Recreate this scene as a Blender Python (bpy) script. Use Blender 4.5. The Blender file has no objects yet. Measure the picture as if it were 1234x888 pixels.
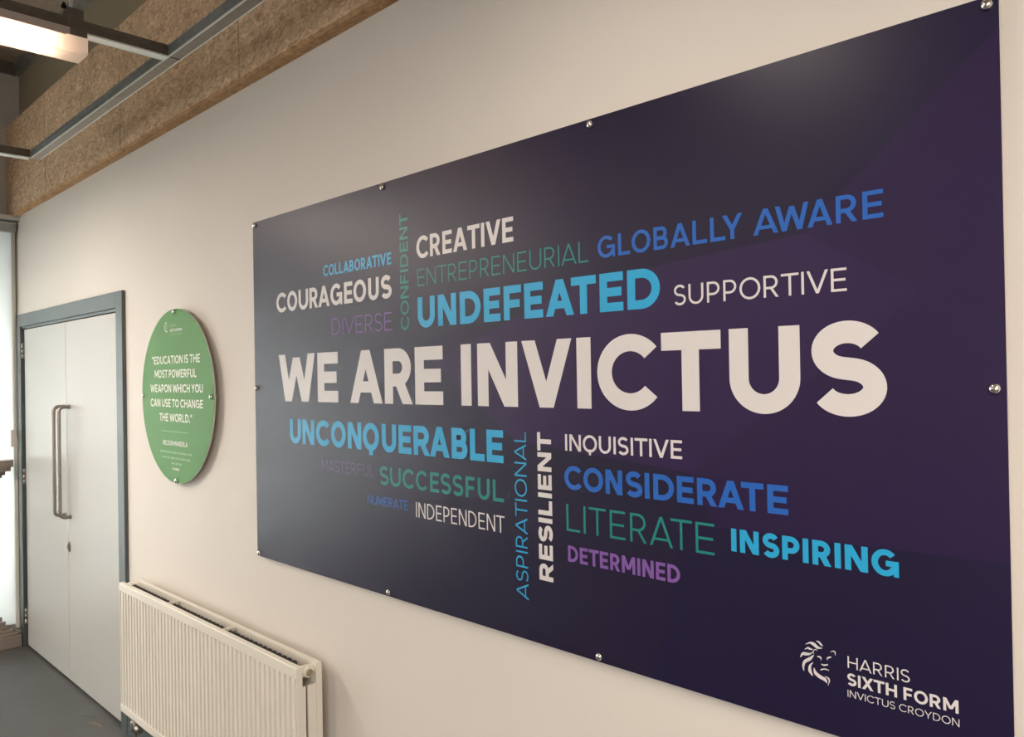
import bpy, bmesh, math, random
from mathutils import Vector
PI = math.pi
random.seed(7)
S = bpy.context.scene
COL = S.collection

# ------------------------------------------------------------------ camera, world, lights, exposure
cam_d = bpy.data.cameras.new('camera')
cam = bpy.data.objects.new('camera', cam_d)
COL.objects.link(cam)
S.camera = cam
F_PX, YAW, PITCH, ROLL, DIST, EYE = 939.98, 0.7769, 0.0068, -0.0171, 1.402, 1.7256
cam_d.sensor_fit = 'HORIZONTAL'
cam_d.sensor_width = 36.0
cam_d.lens = F_PX / 1234.0 * 36.0
cam_d.clip_start = 0.05
fw = Vector((-math.sin(YAW) * math.cos(PITCH), math.cos(YAW) * math.cos(PITCH), math.sin(PITCH)))
rt = Vector((math.cos(YAW), math.sin(YAW), 0.0))
up = rt.cross(fw)
r2 = math.cos(ROLL) * rt + math.sin(ROLL) * up
u2 = -math.sin(ROLL) * rt + math.cos(ROLL) * up
from mathutils import Matrix
mw = Matrix((( r2.x, u2.x, -fw.x, 0.0), (r2.y, u2.y, -fw.y, -DIST), (r2.z, u2.z, -fw.z, EYE), (0, 0, 0, 1)))
cam.matrix_world = mw

world = bpy.data.worlds.new('world')
S.world = world
world.use_nodes = True
world.node_tree.nodes['Background'].inputs[0].default_value = (0.75, 0.85, 1.0, 1)
world.node_tree.nodes['Background'].inputs[1].default_value = 0.6

S.view_settings.view_transform = 'Standard'
S.view_settings.look = 'None'
S.view_settings.gamma = 1.0
S.view_settings.use_curve_mapping = False
S.view_settings.exposure = 0.15

def area(name, loc, size, direction, power, col, spread=PI):
    d = bpy.data.lights.new(name, 'AREA')
    d.shape = 'RECTANGLE'
    d.size, d.size_y = size
    d.energy = power
    d.color = col
    d.spread = spread
    o = bpy.data.objects.new(name, d)
    o.location = loc
    o.rotation_euler = Vector(direction).to_track_quat('-Z', 'Y').to_euler()
    COL.objects.link(o)
    return o

# daylight outside the end window (behind its blind), then unseen fill lights added across the room and overhead
area('end_window_daylight', (-6.6, -1.9, 1.25), (3.4, 2.0), (1, 0, 0), 205, (0.93, 0.97, 1.0))
area('added_room_fill', (1.75, -5.9, 1.7), (1.5, 1.9), (0, 1, 0), 75, (0.97, 0.97, 1.0))  # added soft fill; the front wall has no opening here
WARM = (1.0, 0.88, 0.76)
for lx, ly, l, p in ((-4.42, -2.5, 2.4, 84), (-2.73, -4.3, 2.4, 24), (-4.42, -0.95, 0.8, 3.5), (-1.02, -0.85, 0.6, 4.4), (0.69, -2.1, 2.4, 68), (2.0, -2.1, 2.4, 34)):
    area('added_overhead_fill', (lx, ly, 2.76), (0.1, l), (0, 0, -1), p, WARM)  # added fill strips overhead, no fittings built for them

# ------------------------------------------------------------------ materials
def mat(name, col, rough=0.6, metal=0.0, spec=0.5, noise=None, bump=None, coat=0.0, coat_rough=0.2):
    """noise=(scale, amount): gentle value variation; bump=(scale, strength, distance)"""
    m = bpy.data.materials.new(name)
    m.use_nodes = True
    nt = m.node_tree
    b = nt.nodes['Principled BSDF']
    b.inputs['Base Color'].default_value = (*col, 1)
    b.inputs['Roughness'].default_value = rough
    b.inputs['Metallic'].default_value = metal
    b.inputs['Specular IOR Level'].default_value = spec
    b.inputs['Coat Weight'].default_value = coat
    b.inputs['Coat Roughness'].default_value = coat_rough
    tc = nt.nodes.new('ShaderNodeTexCoord')
    if noise:
        n = nt.nodes.new('ShaderNodeTexNoise')
        n.inputs['Scale'].default_value = noise[0]
        n.inputs['Detail'].default_value = 6
        nt.links.new(tc.outputs['Object'], n.inputs['Vector'])
        r = nt.nodes.new('ShaderNodeValToRGB')
        a = noise[1]
        r.color_ramp.elements[0].position = 0.3
        r.color_ramp.elements[1].position = 0.7
        r.color_ramp.elements[0].color = (*[c * (1 - a) for c in col], 1)
        r.color_ramp.elements[1].color = (*[min(1, c * (1 + a)) for c in col], 1)
        nt.links.new(n.outputs['Fac'], r.inputs['Fac'])
        nt.links.new(r.outputs['Color'], b.inputs['Base Color'])
    if bump:
        n = nt.nodes.new('ShaderNodeTexNoise')
        n.inputs['Scale'].default_value = bump[0]
        n.inputs['Detail'].default_value = 5
        nt.links.new(tc.outputs['Object'], n.inputs['Vector'])
        bp = nt.nodes.new('ShaderNodeBump')
        bp.inputs['Strength'].default_value = bump[1]
        bp.inputs['Distance'].default_value = bump[2]
        nt.links.new(n.outputs['Fac'], bp.inputs['Height'])
        nt.links.new(bp.outputs['Normal'], b.inputs['Normal'])
    return m

def srgb(r, g, b):
    f = lambda v: (v / 255 / 12.92) if v / 255 <= 0.04045 else ((v / 255 + 0.055) / 1.055) ** 2.4
    return (f(r), f(g), f(b))

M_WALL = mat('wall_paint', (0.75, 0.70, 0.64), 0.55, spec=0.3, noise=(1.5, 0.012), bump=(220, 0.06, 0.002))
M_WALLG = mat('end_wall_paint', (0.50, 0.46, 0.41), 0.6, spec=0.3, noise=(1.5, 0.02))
M_STRIP = mat('upper_wall_paint', (0.30, 0.25, 0.175), 0.7, spec=0.2, noise=(2, 0.03))
M_CEIL = mat('ceiling_board', (0.34, 0.27, 0.20), 0.8, spec=0.2, noise=(40, 0.12))
M_FLOOR = mat('grey_vinyl', (0.075, 0.077, 0.077), 0.42, spec=0.45, noise=(5, 0.10), bump=(60, 0.04, 0.002))
M_DOOR = mat('door_laminate', (0.48, 0.472, 0.445), 0.36, spec=0.45, noise=(2, 0.012))
M_FRAME = mat('slate_gloss_paint', (0.050, 0.070, 0.075), 0.42, spec=1.0, noise=(12, 0.08))
M_GAP = mat('black_gap_shade_and_bolt', (0.008, 0.008, 0.009), 0.8, spec=0.1)  # near-black: painted shade in door gaps, also keyhole slot, rail joint, bolts
M_STEEL = mat('brushed_steel', (0.36, 0.33, 0.30), 0.38, 1.0, noise=(30, 0.06))
M_CHROME = mat('polished_chrome', (0.86, 0.84, 0.82), 0.10, 1.0)
M_GALV = mat('galvanised_steel', (0.42, 0.44, 0.44), 0.42, 0.85, noise=(26, 0.16), bump=(90, 0.05, 0.001))
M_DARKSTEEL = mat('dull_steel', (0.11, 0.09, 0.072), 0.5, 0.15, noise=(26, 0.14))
M_RAIL_FACE = mat('brown_grey_rail', (0.25, 0.21, 0.175), 0.45, 0.15, noise=(26, 0.16))
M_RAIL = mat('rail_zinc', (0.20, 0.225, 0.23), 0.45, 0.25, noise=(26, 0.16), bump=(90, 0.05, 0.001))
M_RAD = mat('radiator_enamel', (0.78, 0.735, 0.65), 0.34, spec=0.5)
M_FIN = mat('bare_fin_metal', (0.09, 0.09, 0.09), 0.6, 0.3)
M_PLUG = mat('brass_plug', (0.42, 0.34, 0.24), 0.35, 0.8)
M_WHITE_PL = mat('white_plastic', (0.62, 0.58, 0.54), 0.45)
M_ALU = mat('grey_aluminium', (0.36, 0.36, 0.34), 0.45, 0.3, noise=(20, 0.05))
M_LEDGE = mat('pale_aluminium', (0.62, 0.62, 0.57), 0.4, 0.1)
M_HOUS = mat('lamp_housing_enamel', (0.40, 0.33, 0.29), 0.5)

def wood_mat():
    m = mat('weathered_wood', (0.16, 0.125, 0.105), 0.6, spec=0.3, bump=(60, 0.15, 0.003))
    nt = m.node_tree; b = nt.nodes['Principled BSDF']
    tc = nt.nodes.new('ShaderNodeTexCoord'); mp = nt.nodes.new('ShaderNodeMapping')
    mp.inputs['Scale'].default_value = (40, 3, 60)
    n = nt.nodes.new('ShaderNodeTexNoise'); n.inputs['Scale'].default_value = 1.5; n.inputs['Detail'].default_value = 8
    r = nt.nodes.new('ShaderNodeValToRGB')
    r.color_ramp.elements[0].color = (0.16, 0.13, 0.11, 1); r.color_ramp.elements[1].color = (0.30, 0.255, 0.22, 1)
    nt.links.new(tc.outputs['Object'], mp.inputs['Vector']); nt.links.new(mp.outputs['Vector'], n.inputs['Vector'])
    nt.links.new(n.outputs['Fac'], r.inputs['Fac']); nt.links.new(r.outputs['Color'], b.inputs['Base Color'])
    return m
M_WOOD = wood_mat()

def fibre_mat(name, dark, light):
    m = bpy.data.materials.new(name); m.use_nodes = True
    nt = m.node_tree; b = nt.nodes['Principled BSDF']
    b.inputs['Roughness'].default_value = 0.95
    b.inputs['Specular IOR Level'].default_value = 0.1
    tc = nt.nodes.new('ShaderNodeTexCoord')
    n1 = nt.nodes.new('ShaderNodeTexNoise'); n1.inputs['Scale'].default_value = 42; n1.inputs['Detail'].default_value = 8
    n1.inputs['Roughness'].default_value = 0.8; n1.inputs['Distortion'].default_value = 1.2
    n2 = nt.nodes.new('ShaderNodeTexNoise'); n2.inputs['Scale'].default_value = 4; n2.inputs['Detail'].default_value = 3
    mp = nt.nodes.new('ShaderNodeMapping'); mp.inputs['Scale'].default_value = (0.5, 1.0, 1.0)
    nt.links.new(tc.outputs['Object'], mp.inputs['Vector'])
    nt.links.new(mp.outputs['Vector'], n1.inputs['Vector']); nt.links.new(tc.outputs['Object'], n2.inputs['Vector'])
    r = nt.nodes.new('ShaderNodeValToRGB')
    r.color_ramp.elements[0].position = 0.36; r.color_ramp.elements[1].position = 0.64
    r.color_ramp.elements[0].color = (*dark, 1); r.color_ramp.elements[1].color = (*light, 1)
    nt.links.new(n1.outputs['Fac'], r.inputs['Fac'])
    mx = nt.nodes.new('ShaderNodeMix'); mx.data_type = 'RGBA'; mx.blend_type = 'MULTIPLY'
    r2_ = nt.nodes.new('ShaderNodeValToRGB')
    r2_.color_ramp.elements[0].position = 0.35; r2_.color_ramp.elements[1].position = 0.65
    r2_.color_ramp.elements[0].color = (0.86, 0.84, 0.82, 1); r2_.color_ramp.elements[1].color = (1, 1, 1, 1)
    nt.links.new(n2.outputs['Fac'], r2_.inputs['Fac'])
    mx.inputs['Factor'].default_value = 1.0
    nt.links.new(r.outputs['Color'], mx.inputs['A']); nt.links.new(r2_.outputs['Color'], mx.inputs['B'])
    nt.links.new(mx.outputs['Result'], b.inputs['Base Color'])
    bp = nt.nodes.new('ShaderNodeBump'); bp.inputs['Strength'].default_value = 0.7; bp.inputs['Distance'].default_value = 0.004
    nt.links.new(n1.outputs['Fac'], bp.inputs['Height']); nt.links.new(bp.outputs['Normal'], b.inputs['Normal'])
    return m
M_FIBRE = fibre_mat('wood_wool', (0.38, 0.245, 0.15), (0.95, 0.72, 0.49))
M_FIBRE_EDGE = fibre_mat('cut_wood_wool', (0.30, 0.17, 0.085), (0.60, 0.38, 0.21))

def emis_mat(name, col, strength, rough=0.4):
    m = bpy.data.materials.new(name); m.use_nodes = True
    b = m.node_tree.nodes['Principled BSDF']
    b.inputs['Base Color'].default_value = (0.8, 0.8, 0.78, 1)
    b.inputs['Roughness'].default_value = rough
    b.inputs['Emission Color'].default_value = (*col, 1)
    b.inputs['Emission Strength'].default_value = strength
    return m
M_DIFF = None
M_TUBE = emis_mat('lit_tube_glow', (1.0, 0.74, 0.52), 30.0)

def blind_mat(name='translucent_blind', dcol=(0.74, 0.735, 0.71), tcol=((0.84, 0.835, 0.815), (0.93, 0.925, 0.905)), fac=0.6):
    m = bpy.data.materials.new(name); m.use_nodes = True
    nt = m.node_tree
    for n in list(nt.nodes): nt.nodes.remove(n)
    out = nt.nodes.new('ShaderNodeOutputMaterial')
    d = nt.nodes.new('ShaderNodeBsdfDiffuse'); d.inputs['Color'].default_value = (*dcol, 1)
    t = nt.nodes.new('ShaderNodeBsdfTranslucent')
    tc = nt.nodes.new('ShaderNodeTexCoord'); n = nt.nodes.new('ShaderNodeTexNoise'); n.inputs['Scale'].default_value = 250
    r = nt.nodes.new('ShaderNodeValToRGB')
    r.color_ramp.elements[0].color = (*tcol[0], 1); r.color_ramp.elements[1].color = (*tcol[1], 1)
    nt.links.new(tc.outputs['Object'], n.inputs['Vector']); nt.links.new(n.outputs['Fac'], r.inputs['Fac'])
    nt.links.new(r.outputs['Color'], t.inputs['Color'])
    mx = nt.nodes.new('ShaderNodeMixShader'); mx.inputs['Fac'].default_value = fac
    nt.links.new(d.outputs[0], mx.inputs[1]); nt.links.new(t.outputs[0], mx.inputs[2])
    nt.links.new(mx.outputs[0], out.inputs['Surface'])
    return m
M_BLIND = blind_mat()
M_DIFF = blind_mat('frosted_diffuser', (0.85, 0.80, 0.76), ((0.88, 0.82, 0.78), (0.92, 0.86, 0.82)), 0.5)

# prints on the board and the plaque share one satin surface
def print_mat(name, rgb, rough=0.30, spec=0.5):
    return mat(name, srgb(*rgb), rough, spec=spec)
BR = 0.37
P_NAVY = print_mat('navy_print', (25, 17, 54), BR)
P_PURPLE1 = print_mat('violet_print', (42, 23, 70), BR)
P_PURPLE2 = print_mat('plum_print', (36, 18, 63), BR)
P_DARK = print_mat('ink_blue_print', (27, 20, 52), BR)
P_WHITE = print_mat('white_print', (220, 215, 214), BR)
P_CYAN = print_mat('cyan_print', (40, 165, 215), BR)
P_BLUE = print_mat('royal_blue_print', (34, 98, 186), BR)
P_TEAL = print_mat('teal_print', (24, 132, 126), BR)
P_VIOLET = print_mat('lilac_print', (128, 88, 164), BR)
P_MAUVE = print_mat('dim_mauve_print', (104, 84, 132), BR)
M_PANEL_EDGE = mat('pale_panel_edge', (0.62, 0.58, 0.52), 0.5)
P_GREEN = mat('green_print', srgb(86, 143, 72), 0.5, spec=0.3)
P_GREENW = mat('pale_print_on_green', srgb(236, 240, 226), 0.5, spec=0.3)
P_GREENS = mat('fine_pale_print_on_green', srgb(168, 206, 156), 0.5, spec=0.3)

# ------------------------------------------------------------------ mesh helpers
class MB:
    """collects shapes in world metres; build() links them as ONE mesh object"""
    def __init__(self):
        self.v, self.f, self.mi, self.sm = [], [], [], []
    def face(self, pts, mi=0, smooth=False):
        n = len(self.v); self.v += [tuple(p) for p in pts]
        self.f.append(tuple(range(n, n + len(pts)))); self.mi.append(mi); self.sm.append(smooth)
    def box(self, x0, x1, y0, y1, z0, z1, mi=0):
        n = len(self.v)
        self.v += [(x, y, z) for z in (z0, z1) for y in (y0, y1) for x in (x0, x1)]
        for q in ((0, 2, 3, 1), (4, 5, 7, 6), (0, 1, 5, 4), (2, 6, 7, 3), (0, 4, 6, 2), (1, 3, 7, 5)):
            self.f.append(tuple(n + i for i in q)); self.mi.append(mi); self.sm.append(False)
    def prism(self, prof, axis, a, b, mi=0, smooth=False):
        """closed profile extruded along an axis: 'x' -> prof=(y,z), 'y' -> (x,z), 'z' -> (x,y)"""
        def P(p, t):
            return {'x': (t, p[0], p[1]), 'y': (p[0], t, p[1]), 'z': (p[0], p[1], t)}[axis]
        n = len(self.v); k = len(prof)
        self.v += [P(p, a) for p in prof] + [P(p, b) for p in prof]
        for i in range(k):
            j = (i + 1) % k
            self.f.append((n + i, n + j, n + k + j, n + k + i)); self.mi.append(mi); self.sm.append(smooth)
        self.f.append(tuple(n + i for i in reversed(range(k)))); self.mi.append(mi); self.sm.append(False)
        self.f.append(tuple(n + k + i for i in range(k))); self.mi.append(mi); self.sm.append(False)
    def lathe(self, c, axis, prof, seg=20, mi=0):
        """prof = [(radius, t)...] spun around an axis through c"""
        c = Vector(c)
        A = {'x': Vector((1, 0, 0)), 'y': Vector((0, 1, 0)), 'z': Vector((0, 0, 1))}[axis]
        U = {'x': Vector((0, 1, 0)), 'y': Vector((0, 0, 1)), 'z': Vector((1, 0, 0))}[axis]
        V = A.cross(U)
        n = len(self.v)
        for r, t in prof:
            for s in range(seg):
                a = 2 * PI * s / seg
                self.v.append(tuple(c + A * t + (U * math.cos(a) + V * math.sin(a)) * max(r, 1e-5)))
        for i in range(len(prof) - 1):
            for s in range(seg):
                s2 = (s + 1) % seg
                self.f.append((n + i * seg + s, n + i * seg + s2, n + (i + 1) * seg + s2, n + (i + 1) * seg + s))
                self.mi.append(mi); self.sm.append(True)
        self.f.append(tuple(n + s for s in reversed(range(seg)))); self.mi.append(mi); self.sm.append(False)
        m = n + (len(prof) - 1) * seg
        self.f.append(tuple(m + s for s in range(seg))); self.mi.append(mi); self.sm.append(False)
    def tube(self, pts, r, seg=14, mi=0):
        pts = [Vector(p) for p in pts]
        n = len(self.v)
        ref = None
        for i, p in enumerate(pts):
            t = (pts[min(i + 1, len(pts) - 1)] - pts[max(i - 1, 0)]).normalized()
            if ref is None:
                ref = Vector((1, 0, 0)) if abs(t.x) < 0.9 else Vector((0, 0, 1))
            u = (ref - t * ref.dot(t)).normalized(); ref = u
            w = t.cross(u)
            for s in range(seg):
                a = 2 * PI * s / seg
                self.v.append(tuple(p + (u * math.cos(a) + w * math.sin(a)) * r))
        for i in range(len(pts) - 1):
            for s in range(seg):
                s2 = (s + 1) % seg
                self.f.append((n + i * seg + s, n + i * seg + s2, n + (i + 1) * seg + s2, n + (i + 1) * seg + s))
                self.mi.append(mi); self.sm.append(True)
        self.f.append(tuple(n + s for s in reversed(range(seg)))); self.mi.append(mi); self.sm.append(False)
        m = n + (len(pts) - 1) * seg
        self.f.append(tuple(m + s for s in range(seg))); self.mi.append(mi); self.sm.append(False)
    def build(self, name, mats, parent=None, bevel=0, fix=True):
        if not isinstance(mats, (list, tuple)): mats = [mats]
        off = Vector((0, 0, 0))
        p = parent
        while p is not None:
            off += p.location; p = p.parent
        me = bpy.data.meshes.new(name)
        me.from_pydata([tuple(Vector(q) - off) for q in self.v], [], self.f)
        for m in mats: me.materials.append(m)
        for pl, mi, sm in zip(me.polygons, self.mi, self.sm):
            pl.material_index = mi; pl.use_smooth = sm
        if fix:
            bm = bmesh.new(); bm.from_mesh(me)
            bmesh.ops.recalc_face_normals(bm, faces=bm.faces)
            bm.to_mesh(me); bm.free()
        me.update()
        o = bpy.data.objects.new(name, me); COL.objects.link(o)
        if parent is not None: o.parent = parent
        if bevel:
            bv = o.modifiers.new('bevel', 'BEVEL'); bv.width = bevel; bv.segments = 2
            bv.limit_method = 'ANGLE'; bv.angle_limit = math.radians(40)
        return o

def thing(name, label, cat, loc, group=None):
    o = bpy.data.objects.new(name, None); COL.objects.link(o)
    o.location = loc; o.empty_display_size = 0.1
    o['label'] = label; o['category'] = cat
    if group: o['group'] = group
    return o
def tag(o, label, cat, group=None):
    o['label'] = label; o['category'] = cat
    if group: o['group'] = group
    return o
def struct(o):
    o['kind'] = 'structure'; return o
def sroot(name, loc):
    o = bpy.data.objects.new(name, None); COL.objects.link(o); o.location = loc; o.empty_display_size = 0.1
    return struct(o)

# ------------------------------------------------------------------ room shell
XL, XR, YF, ZC = -6.02, 2.6, -6.0, 3.86
STRIP_Y = 0.03
# door opening in the long wall
DX0, DX1, DZ = -5.90, -4.085, 2.10
m = MB()
m.box(XL - 0.3, DX0, 0, 0.2, 0, 3.42); m.box(DX1, XR + 0.2, 0, 0.2, 0, 3.42); m.box(DX0, DX1, 0, 0.2, DZ, 3.42)
m.box(XL - 0.3, XR + 0.2, STRIP_Y, 0.2, 3.42, ZC + 0.1, 1)
struct(m.build('wall_back', [M_WALL, M_STRIP]))
# end wall with its window opening
WY0, WY1, WZ0, WZ1 = -3.55, -0.012, 0.10, 2.79
m = MB()
m.box(XL - 0.15, XL, YF, WY0, 0, ZC); m.box(XL - 0.15, XL, WY0, STRIP_Y, WZ1, ZC); m.box(XL - 0.15, XL, WY0, STRIP_Y, 0, WZ0); m.box(XL - 0.15, XL, WY1, 0.0, WZ0, WZ1)
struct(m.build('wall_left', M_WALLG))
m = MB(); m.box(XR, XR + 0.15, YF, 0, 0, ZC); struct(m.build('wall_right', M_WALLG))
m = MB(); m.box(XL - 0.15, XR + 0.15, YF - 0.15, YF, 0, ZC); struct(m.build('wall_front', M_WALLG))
m = MB(); m.box(XL - 0.3, XR + 0.2, YF - 0.15, 0.2, -0.1, 0.0); floor_ob = struct(m.build('floor', M_FLOOR))
m = MB()
for (xa, ya), (xb, yb), w in (((-4.32, -0.100), (-4.265, -0.074), 0.007), ((-4.27, -0.076), (-4.215, -0.078), 0.006)):
    m.face([(xa, ya - w, 0.0003), (xb, yb - w, 0.0003), (xb, yb + w, 0.0003), (xa, ya + w, 0.0003)])
m.build('tan_scuff_mark', mat('tan_scuff', (0.24, 0.15, 0.075), 0.6), floor_ob)
m = MB(); m.face([(-4.44, -0.105, 0.0003), (-4.36, -0.060, 0.0003), (-4.357, -0.065, 0.0003), (-4.436, -0.111, 0.0003)])
m.build('dark_scuff_mark', mat('dark_scuff', (0.035, 0.035, 0.035), 0.5), floor_ob)
m = MB(); m.box(XL - 0.3, XR + 0.2, YF - 0.15, 0.2, ZC, ZC + 0.1); struct(m.build('ceiling', M_CEIL))
# skirting, in two runs either side of the door frame
m = MB(); m.prism([(0, 0), (-0.016, 0), (-0.016, 0.105), (-0.010, 0.112), (0, 0.112)], 'x', -4.032, XR)
struct(m.build('baseboard_back', M_FRAME))
m = MB(); m.box(XL, XL + 0.05, WY0, -0.004, 0, 0.085); struct(m.build('baseboard_left', M_ALU, bevel=0.004))
# window head ledge and the steel perimeter angles under the ceiling
m = MB(); m.box(XL, XL + 0.105, WY0 - 0.05, 0.0, 2.793, 2.826); struct(m.build('trim_1', M_LEDGE, bevel=0.002))
m = MB(); m.box(XL, XR, STRIP_Y - 0.03, STRIP_Y, 3.785, ZC)
m.box(XL, XR, STRIP_Y - 0.033, STRIP_Y - 0.03, 3.775, 3.785); m.box(XL, XR, STRIP_Y - 0.033, STRIP_Y - 0.030, 3.845, ZC)
struct(m.build('trim_2', M_GALV))
m = MB(); m.box(XL, XL + 0.03, YF, STRIP_Y - 0.03, 3.785, ZC); m.box(XL + 0.03, XL + 0.033, YF, STRIP_Y - 0.033, 3.775, 3.79)
struct(m.build('trim_3', M_DARKSTEEL))
# window in the end wall: frame and one big pane
win = sroot('window_1', (XL, (WY0 + WY1) / 2, WZ0))
m = MB(); xa, xb = XL - 0.09, XL - 0.03
m.box(xa, xb, WY0, WY0 + 0.05, WZ0, WZ1); m.box(xa, xb, WY1 - 0.05, WY1, WZ0, WZ1)
m.box(xa, xb, WY0, WY1, WZ0, WZ0 + 0.05); m.box(xa, xb, WY0, WY1, WZ1 - 0.05, WZ1)
m.box(xa, xb, -1.8, -1.75, WZ0, WZ1)
m.build('window_frame', M_ALU, win)
M_GLASS = bpy.data.materials.new('clear_glass'); M_GLASS.use_nodes = True
gb = M_GLASS.node_tree.nodes['Principled BSDF']
gb.inputs['Transmission Weight'].default_value = 1.0; gb.inputs['Roughness'].default_value = 0.0; gb.inputs['IOR'].default_value = 1.01
gb.inputs['Base Color'].default_value = (0.95, 1, 0.98, 1)
m = MB(); m.box(XL - 0.064, XL - 0.058, WY0 + 0.05, WY1 - 0.05, WZ0 + 0.05, WZ1 - 0.05); m.build('window_pane', M_GLASS, win)

# ------------------------------------------------------------------ double door
MEET = -4.978
door = sroot('door_1', ((DX0 + DX1) / 2, 0, 0))
m = MB()
for xa, xb in ((-5.945, -5.868), (-4.118, -4.032)):
    m.box(xa, xb, -0.018, 0.0, 0, 2.168)
m.box(-5.868, -4.118, -0.018, 0.0, 2.088, 2.168)
m.box(DX0, -5.868, 0.0, 0.10, 0, DZ); m.box(-4.118, DX1, 0.0, 0.10, 0, DZ); m.box(-5.868, -4.118, 0.0, 0.10, 2.088, DZ)
m.box(-5.868, -4.118, -0.006, 0.055, 2.072, 2.088)
m.build('door_frame', M_FRAME, door, bevel=0.0015)
m = MB(); m.box(-5.868, -5.846, 0.006, 0.05, 0.0, 2.072); m.box(-5.846, -4.118, 0.040, 0.052, 0.0, 0.012)
m.box(-5.868, -4.118, 0.052, 0.06, 0.0, 2.09)
m.build('door_gap_shade', M_GAP, door)  # black strips and backing sheet paint the shade in the door gaps
leafs = []
for xa, xb in ((-5.842, MEET - 0.0025), (MEET + 0.0025, -4.122)):
    m = MB(); m.box(xa, xb, 0.0, 0.045, 0.014, 2.068)
    leafs.append(m.build('door_leaf', M_DOOR, door, bevel=0.002))
def pull(x, leaf):
    z0, z1, d, r = 0.955, 1.580, -0.056, 0.0098
    pts = [(x, 0.0, z1)]
    for k in range(7):
        a = k / 6 * PI / 2; q = 0.026
        pts.append((x, d + q - q * math.sin(a), z1 - q + q * math.cos(a)))
    for k in range(7):
        a = k / 6 * PI / 2; q = 0.026
        pts.append((x, d + q - q * math.cos(a), z0 + q - q * math.sin(a)))
    pts.append((x, 0.0, z0))
    m = MB(); m.tube(pts, r)
    for z in (z0, z1): m.lathe((x, 0, z), 'y', [(0.0125, 0.0), (0.0125, -0.006), (0.011, -0.007)], 18)
    m.build('pull_handle', M_STEEL, leaf)
pull(-4.922, leafs[1]); pull(-5.022, leafs[0])
m = MB()
n = 20
for (rx, rz, ya, yb) in ((0.016, 0.030, 0.0, -0.007), (0.009, 0.020, -0.007, -0.011)):
    prof = [(-4.952 + rx * math.cos(2 * PI * k / n), 0.780 + rz * math.sin(2 * PI * k / n)) for k in range(n)]
    m.prism(prof, 'y', ya, yb)
m.box(-4.9535, -4.9505, -0.0125, -0.011, 0.772, 0.784, 1)
m.build('keyhole_escutcheon', [M_STEEL, M_GAP], leafs[1])
for z in (1.93, 1.11, 0.20):
    m = MB()
    for k in range(3):
        m.lathe((-5.853, -0.008, z - 0.05 + k * 0.034), 'z', [(0.008, 0), (0.008, 0.032)], 12)
    m.box(-5.866, -5.846, -0.004, 0.0055, z - 0.05, z + 0.052)
    m.build('hinge', M_STEEL, leafs[0])

# ------------------------------------------------------------------ glyphs: geometric capitals drawn as outlines
def lerp(a, b, t): return a + (b - a) * t
WIDE = {'A': (.92, 1.02), 'B': (.64, .77), 'C': (.90, .97), 'D': (.82, .94), 'E': (.63, .72), 'F': (.60, .67), 'G': (.95, 1.0), 'H': (.78, .88),
        'L': (.58, .68), 'M': (.95, 1.10), 'N': (.80, .89), 'O': (1.0, 1.01), 'P': (.64, .76), 'Q': (1.0, 1.01), 'R': (.67, .84), 'S': (.64, .80),
        'T': (.78, .86), 'U': (.78, .88), 'V': (.90, 1.0), 'W': (1.30, 1.46), 'X': (.82, .95), 'Y': (.84, .96)}
SIDE = {}
for ch in 'BDEFHILMNPRU': SIDE[ch] = 'straight'
for ch in 'CGOQS': SIDE[ch] = 'round'
for ch in 'AVWXYT': SIDE[ch] = 'open'
def bearing(ch, w):
    t = (w - .1) / .15
    k = SIDE.get(ch, 'round')
    return {'straight': lerp(.095, .072, t), 'round': lerp(.06, .04, t), 'open': lerp(.02, .015, t)}[k]
def natural(ch, w):
    if ch == 'I': return w
    if ch in '"\u201c\u201d': return 2.4 * w
    if ch == '.': return w * 1.1
    a, b = WIDE[ch]
    return lerp(a, b, min(1.2, max(-.3, (w - .1) / .15)))

def ring(cx, cy, rx, ry, a0, a1, w, h, n=28):
    """arc stroke as quads; angles in degrees"""
    out = []
    P = lambda a, d: (cx + (rx - d * w) * math.cos(a), cy + (ry - d * h) * math.sin(a))
    for i in range(n):
        a = math.radians(lerp(a0, a1, i / n)); b = math.radians(lerp(a0, a1, (i + 1) / n))
        out.append([P(a, 0), P(b, 0), P(b, 1), P(a, 1)])
    return out
def rect(x0, y0, x1, y1): return [(x0, y0), (x1, y0), (x1, y1), (x0, y1)]
def diag(x0, x1, y0, y1, d):
    """slanted stem: foot [x0, x0+d] at y0, head [x1, x1+d] at y1"""
    return [(x0, y0), (x0 + d, y0), (x1 + d, y1), (x1, y1)]
def sweep(pts, w):
    out = []; L = []; R = []
    for i, p in enumerate(pts):
        a = pts[max(0, i - 1)]; b = pts[min(len(pts) - 1, i + 1)]
        tx, ty = b[0] - a[0], b[1] - a[1]; l = math.hypot(tx, ty) or 1
        nx, ny = -ty / l, tx / l
        L.append((p[0] + nx * w / 2, p[1] + ny * w / 2)); R.append((p[0] - nx * w / 2, p[1] - ny * w / 2))
    for i in range(len(pts) - 1): out.append([R[i], R[i + 1], L[i + 1], L[i]])
    return out
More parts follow.
